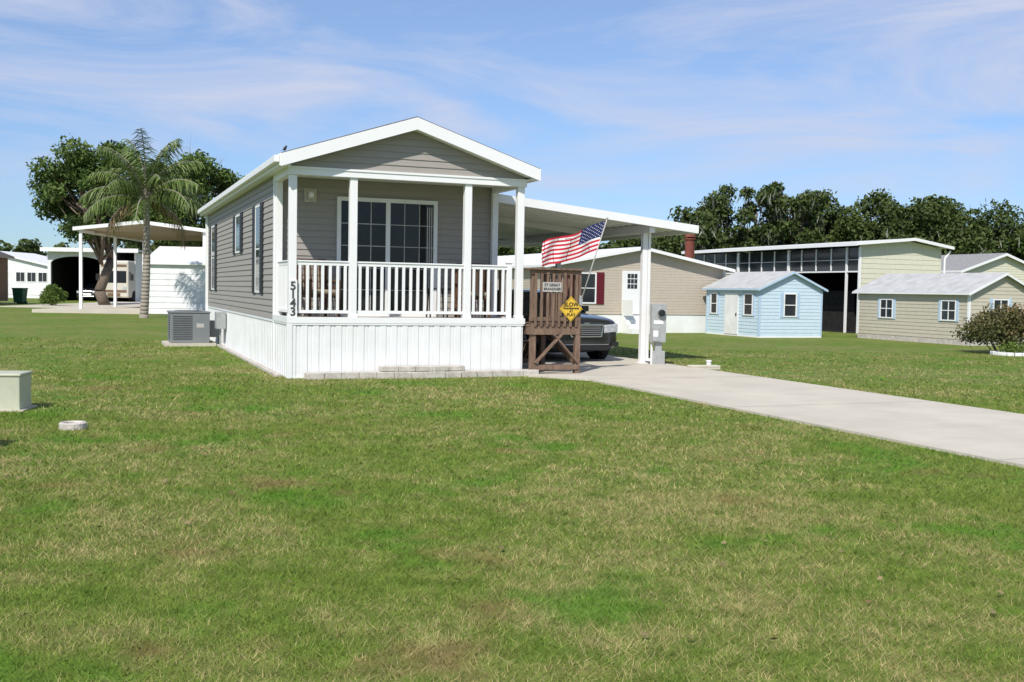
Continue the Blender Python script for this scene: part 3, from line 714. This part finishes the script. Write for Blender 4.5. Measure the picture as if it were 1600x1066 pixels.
def tree(par,x,y,h,cr,cb,nc,nl,size,lm,rg,tr=.25,moss=0,csz=.28,flat=1.,bark='bark'):
    t=MB('trunk_and_limbs',par,M[bark],smooth=True)
    lean=rg.normal(size=2)*.03*h
    top=np.array([x+lean[0],y+lean[1],cb+(h-cb)*.55])
    limbs(t,(x,y,-.1),top,tr,tr*.35,rg,5,9)
    cs=[];rs=[]
    cz_=(cb+h)/2; hz=(h-cb)/2
    for i in range(nc):
        d=rg.normal(size=3); d/=np.linalg.norm(d); rr=rg.uniform(.3,1)**.5*.86
        c=np.array([x+lean[0]+d[0]*cr*rr,y+lean[1]+d[1]*cr*rr,cz_+d[2]*hz*rr])
        k=csz*cr*rg.uniform(.6,1.25); cs.append(c); rs.append((k,k,k*.72*flat))
        f=rg.uniform(.35,.95); st_=np.array([x,y,0])+(top-np.array([x,y,0]))*f
        if st_[2]<c[2]+.5: limbs(t,st_,c,tr*.28,tr*.05,rg,3,5)
    t.done()
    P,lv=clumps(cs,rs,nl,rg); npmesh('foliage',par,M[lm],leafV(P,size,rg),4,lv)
    if moss:
        k=np.array(cs)[rg.integers(0,len(cs),moss)]; P=k+rg.normal(size=(moss,3))*np.array([.5,.5,.15])*cr*.3-np.array([0,0,.4])
        npmesh('hanging_moss',par,M['moss'],leafV(P,.5,rg,.12,hang=3),4,rg.uniform(0,1,moss))
rg=np.random.default_rng(11)
tl=emp('distant_tree_line')
spec=[(14.4,8.8,3.4,1.5,1),(17.6,11.3,2.6,3.6,2),(20.9,12.1,2.5,3.6,2),(23.4,11.8,2.8,3.4,2),(26.6,11.0,3.5,1.6,0),(29.6,10.8,3.7,1.6,0),(32.9,10.5,3.9,1.5,0),
      (36.2,10.1,3.9,1.5,0),(39.6,9.6,3.8,1.,0),(42.6,9.0,3.6,1.,3),(46.5,8.7,3.8,1,0),(51,10,4,1,0),(56,11,4,1,0)]
for x,h,cr_,cb_,ty_ in spec:
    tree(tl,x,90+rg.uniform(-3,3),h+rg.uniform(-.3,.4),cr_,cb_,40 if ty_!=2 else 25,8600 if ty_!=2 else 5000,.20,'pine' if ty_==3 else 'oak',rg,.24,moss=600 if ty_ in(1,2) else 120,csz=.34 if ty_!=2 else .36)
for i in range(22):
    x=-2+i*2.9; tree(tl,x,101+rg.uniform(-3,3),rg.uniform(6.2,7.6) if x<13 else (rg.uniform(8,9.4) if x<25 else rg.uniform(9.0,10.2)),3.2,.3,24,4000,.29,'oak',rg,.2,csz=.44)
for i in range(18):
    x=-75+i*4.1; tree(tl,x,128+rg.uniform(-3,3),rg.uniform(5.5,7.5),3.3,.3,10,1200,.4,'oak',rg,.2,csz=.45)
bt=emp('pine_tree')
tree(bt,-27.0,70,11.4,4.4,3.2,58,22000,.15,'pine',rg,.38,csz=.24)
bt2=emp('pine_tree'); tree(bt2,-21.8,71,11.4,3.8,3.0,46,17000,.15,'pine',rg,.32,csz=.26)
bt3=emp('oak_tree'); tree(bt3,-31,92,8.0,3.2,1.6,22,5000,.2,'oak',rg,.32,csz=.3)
br=emp('bare_tree'); t=MB('branches',br,M['bare'],smooth=True)
def brn(p,d,L,r,k):
    q=p+d*L; t.cyl(p,q,r,r*.6,5)
    if k==0:return
    for i in range(3 if k>1 else 4):
        nd_=d+rg.normal(size=3)*.42; nd_[2]=abs(nd_[2])*.9+.15; nd_/=np.linalg.norm(nd_); brn(p+d*L*rg.uniform(.6,1),nd_,L*rg.uniform(.6,.8),r*.55,k-1)
brn(np.array([-20.0,74.,0]),np.array([.02,0,1.]),4.4,.16,5); t.done()
# palm
pl=emp('palm_tree',(-16.0,45.8,0),0)
t=MB('trunk',pl,M['palmbark'],smooth=True); zz=0; k=0
prev=(0,0,-.1); pr_=.24
while zz<5.0:
    zz+=.16; q=(.12*math.sin(zz*.5),.05*zz*.2,zz); r2=.18-.012*zz+(.010 if k%2 else 0); t.cyl(prev,q,pr_,r2,12); prev=q; pr_=r2; k+=1
t.done()
cs_=MB('crownshaft',pl,M['palmbark'],smooth=True); cs_.cyl(prev,(prev[0],prev[1],5.6),.15,.08,12); cs_.done()
FVs=[];DV=[]; rc=MB('frond_stems',pl,M['palmbark'])
C0=np.array([prev[0],prev[1],5.35])
NF=26
for i in range(NF):
    az=i*2.399+rg.uniform(-.2,.2); el0=R(82-i/NF*86+rg.uniform(-8,8)); Lf=rg.uniform(2.6,3.4)
    dead=i>=NF-2; el=el0; p=C0.copy()+np.array([0,0,-.25*i/NF]); pts=[p.copy()]; ns_=16
    for s__ in range(ns_):
        el-=R(5.2 if not dead else 8)*(.3+1.1*s__/ns_)*(1.2-.35*abs(math.sin(el)))
        dv=np.array([math.cos(az)*math.cos(el),math.sin(az)*math.cos(el),math.sin(el)]); p=p+dv*Lf/ns_; pts.append(p.copy())
    for s__ in range(ns_):
        rc.bar(pts[s__],pts[s__+1],.045*(1-s__/ns_)+.012)
    sd_=np.array([-math.sin(az),math.cos(az),0])
    for s__ in range(2,ns_):
        for sub in range(4):
            f=sub/4; q=pts[s__]*(1-f)+pts[s__+1]*f; tt=(s__+f)/ns_
            tang=(pts[s__+1]-pts[s__]); tang/=np.linalg.norm(tang)
            for sn in(-1,1):
                ll=.72*math.sin(math.pi*min(1,.15+tt*.82))**.6*rg.uniform(.7,1.15)+.1
                dr_=sd_*sn*rg.uniform(.4,.9)+tang*.5+np.array([0,0,-rg.uniform(.1,1.0)]); dr_/=np.linalg.norm(dr_)
                m_=q+dr_*ll*.5; e_=m_+(dr_+np.array([0,0,-.7]))*ll*.45; wv=tang*.019
                (DV if dead else FVs).append([q-wv,q+wv,m_+wv,m_-wv]); (DV if dead else FVs).append([m_-wv,m_+wv,e_+wv*.2,e_-wv*.2])
rc.done()
npmesh('fronds',pl,M['palm'],np.array(FVs),4,np.repeat(rg.uniform(0,1,len(FVs)//2),2)); npmesh('dry_fronds',pl,M['dry'],np.array(DV),4,np.repeat(rg.uniform(0,1,len(DV)//2),2))
def shrub(name,x,y,r,h,n,lm,size=.06):
    s_=emp(name,(x,y,0)); cs=[(rg.uniform(-.6,.6)*r,rg.uniform(-.6,.6)*r,rg.uniform(.3,.78)*h) for _ in range(16)]; rs=[(r*.42,r*.42,h*.25)]*16
    P,lv=clumps(cs,rs,n,rg); P[:,2]=abs(P[:,2])
    npmesh('leaves',s_,M[lm],leafV(P,size,rg),4,lv)
    t=MB('stems',s_,M['bark']); 
    for c in cs: t.cyl((c[0]*.15,c[1]*.15,-.05),c,.018,.006,5)
    t.done(); return s_
shrub('flower_shrub',13.4,28.9,1.25,1.42,9000,'shrub',.05)
shrub('round_bush',-28.8,66,.85,1.35,5000,'shrubg',.07)
pr2=emp('planter_ring',(13.25,27.9,0)); q=MB('blocks',pr2,M['whroof'],bev=.01)
for i in range(18):
    a_=2*math.pi*i/18; F=Fr((0,0),(math.cos(a_),math.sin(a_)),(-math.sin(a_),math.cos(a_))); q.fb(F,.42,.54,-.08,.08,0,.09)
q.done(); MB('soil_bed',pr2,M['soil']).cyl((0,0,0),(0,0,.05),.42).done()
P=rg.normal(size=(700,3))*np.array([.16,.16,.1])+np.array([0,0,.14]); P[:,2]=abs(P[:,2]); npmesh('ground_leaves',pr2,M['shrubg'],leafV(P,.04,rg),4,rg.uniform(0,1,700))
# fallen leaves on the lawn
n=260; Xl=rg.uniform(-6,8,n); Yl=rg.uniform(4.4,16,n); ok=~((Xl>.2)&(Yl>9.2)); Pl=np.stack([Xl,Yl,np.full(n,.032)],1)[ok]
a=rg.normal(size=(len(Pl),3)); a[:,2]*=.25; a/=np.linalg.norm(a,axis=1)[:,None]; bq_=np.cross(a,np.array([0,0,1])+rg.normal(size=(len(Pl),3))*.3); s_=rg.uniform(.012,.028,len(Pl))[:,None]
npmesh('fallen_leaves',None,M['dry'],np.stack([Pl+a*s_,Pl+bq_*s_*.6,Pl-a*s_,Pl-bq_*s_*.6],1),4,rg.uniform(0,.8,len(Pl)))

# ------------------------------------------------------------ grass blades
BL=[];LVs=[]
for y0_,y1_,den,wd,hh in((3.2,5.6,7500,.0038,.028),(5.6,8,4300,.0050,.030),(8,12,1800,.0075,.032),(12,18,620,.012,.035),(18,28,120,.018,.036)):
    hw=.5*y1_+1.6; n=int(den*(y1_-y0_)*2*hw)
    X=rng.uniform(-hw,hw,n); Y=rng.uniform(y0_,y1_,n); ok=abs(X)<.5*Y+1.1; X=X[ok];Y=Y[ok]
    rel=np.stack([X-H0[0],Y-H0[1]],1); lx=rel@ex; ly=rel@dy_
    left=np.where(ly>-.42,4.06,np.where(ly<-1.35,4.76,4.06+(-.42-ly)/.93*.70))
    jit=rng.normal(size=len(lx))*.012
    ok=~((lx>left+jit)&(lx<8.12+jit)&(ly<13))&~((lx>-.02)&(lx<W+.05)&(ly>-.12)&(ly<LEN))
    X=X[ok];Y=Y[ok];n=len(X)
    a=rng.uniform(0,2*math.pi,n); h=hh*rng.uniform(.4,1.3,n); ln=rng.uniform(.3,2.0,n); la=rng.uniform(0,2*math.pi,n)
    w_=wd*rng.uniform(.6,1.2,n)
    b0=np.stack([X-np.cos(a)*w_/2,Y-np.sin(a)*w_/2,np.zeros(n)],1); b1=np.stack([X+np.cos(a)*w_/2,Y+np.sin(a)*w_/2,np.zeros(n)],1)
    tp=np.stack([X+np.cos(la)*h*ln,Y+np.sin(la)*h*ln,h],1)
    BL.append(np.stack([b0,b1,tp],1)); LVs.append(rng.uniform(0,1,n)**1.2)
npmesh('grass_blades',None,M['blade'],np.concatenate(BL),3,np.concatenate(LVs))

# ------------------------------------------------------------ light, sky, camera
az=R(198); elv=R(45)
S=Vector((math.cos(elv)*math.sin(az),math.cos(elv)*math.cos(az),math.sin(elv)))
sl=bpy.data.lights.new('sun','SUN'); sl.energy=4.8; sl.angle=R(.5); sl.color=(1,.955,.885)
so_=bpy.data.objects.new('sun',sl); COL.objects.link(so_); so_.rotation_euler=(-S).to_track_quat('-Z','Y').to_euler(); so_.location=S*50
wd=bpy.data.worlds.new('World'); sc.world=wd; wd.use_nodes=True; nt=wd.node_tree; nt.nodes.clear(); L=nt.links
out=nd(nt,'ShaderNodeOutputWorld'); bg=nd(nt,'ShaderNodeBackground'); bg.inputs['Strength'].default_value=.12
sky=nd(nt,'ShaderNodeTexSky'); sky.sky_type='NISHITA'; sky.sun_disc=False; sky.sun_elevation=elv; sky.sun_rotation=az; sky.air_density=1.0; sky.dust_density=.2; sky.ozone_density=2.0
tc=nd(nt,'ShaderNodeTexCoord'); mp=nd(nt,'ShaderNodeMapping'); mp.inputs['Scale'].default_value=(1.5,1.5,8); mp.inputs['Rotation'].default_value=(R(4),R(10),R(20)); L.new(tc.outputs['Generated'],mp.inputs['Vector'])
sx_=nd(nt,'ShaderNodeSeparateXYZ'); L.new(tc.outputs['Generated'],sx_.inputs[0])
hr=nd(nt,'ShaderNodeMapRange',interpolation_type='SMOOTHSTEP'); hr.inputs[1].default_value=0.; hr.inputs[2].default_value=.28; L.new(sx_.outputs[2],hr.inputs[0])
tn=nd(nt,'ShaderNodeMix',data_type='RGBA'); L.new(hr.outputs[0],tn.inputs[0]); tn.inputs[6].default_value=(.55,.73,1.02,1); tn.inputs[7].default_value=(.90,.98,1.15,1)
ml=nd(nt,'ShaderNodeMix',data_type='RGBA',blend_type='MULTIPLY'); ml.inputs[0].default_value=1; L.new(sky.outputs[0],ml.inputs[6]); L.new(tn.outputs[2],ml.inputs[7])
n1=nd(nt,'ShaderNodeTexNoise'); n1.inputs['Scale'].default_value=1.7; n1.inputs['Detail'].default_value=10; n1.inputs['Roughness'].default_value=.6; n1.inputs['Distortion'].default_value=.8; L.new(mp.outputs[0],n1.inputs['Vector'])
mr=nd(nt,'ShaderNodeMapRange'); mr.inputs[1].default_value=.42; mr.inputs[2].default_value=.66; mr.inputs[3].default_value=.10; mr.inputs[4].default_value=.95; L.new(n1.outputs['Fac'],mr.inputs[0])
mh=nd(nt,'ShaderNodeMapRange',interpolation_type='SMOOTHSTEP'); mh.inputs[1].default_value=.02; mh.inputs[2].default_value=.17; mh.inputs[3].default_value=.25; mh.inputs[4].default_value=1.; L.new(sx_.outputs[2],mh.inputs[0])
mm=nd(nt,'ShaderNodeMath',operation='MULTIPLY'); L.new(mr.outputs[0],mm.inputs[0]); L.new(mh.outputs[0],mm.inputs[1])
mx=nd(nt,'ShaderNodeMix',data_type='RGBA'); L.new(mm.outputs[0],mx.inputs[0]); L.new(ml.outputs[2],mx.inputs[6]); mx.inputs[7].default_value=(5.1,5.5,6.9,1)
L.new(mx.outputs[2],bg.inputs['Color']); L.new(bg.outputs[0],out.inputs['Surface'])

cam=bpy.data.cameras.new('camera'); co=bpy.data.objects.new('camera',cam); COL.objects.link(co); sc.camera=co
cam.lens=37.1; cam.sensor_width=36; cam.clip_end=2000
p=math.atan(80/1650); ro_=R(1.0)
fw=Vector((0,math.cos(p),-math.sin(p))); rt_=Vector((1,0,0)); up=rt_.cross(fw)
r2=rt_*math.cos(ro_)+up*math.sin(ro_); u2=up*math.cos(ro_)-rt_*math.sin(ro_)
mw=Matrix((r2,u2,-fw)).transposed().to_4x4(); mw.translation=Vector((0,0,1.5)); co.matrix_world=mw
sc.view_settings.view_transform='Standard'; sc.view_settings.look='None'; sc.view_settings.exposure=0
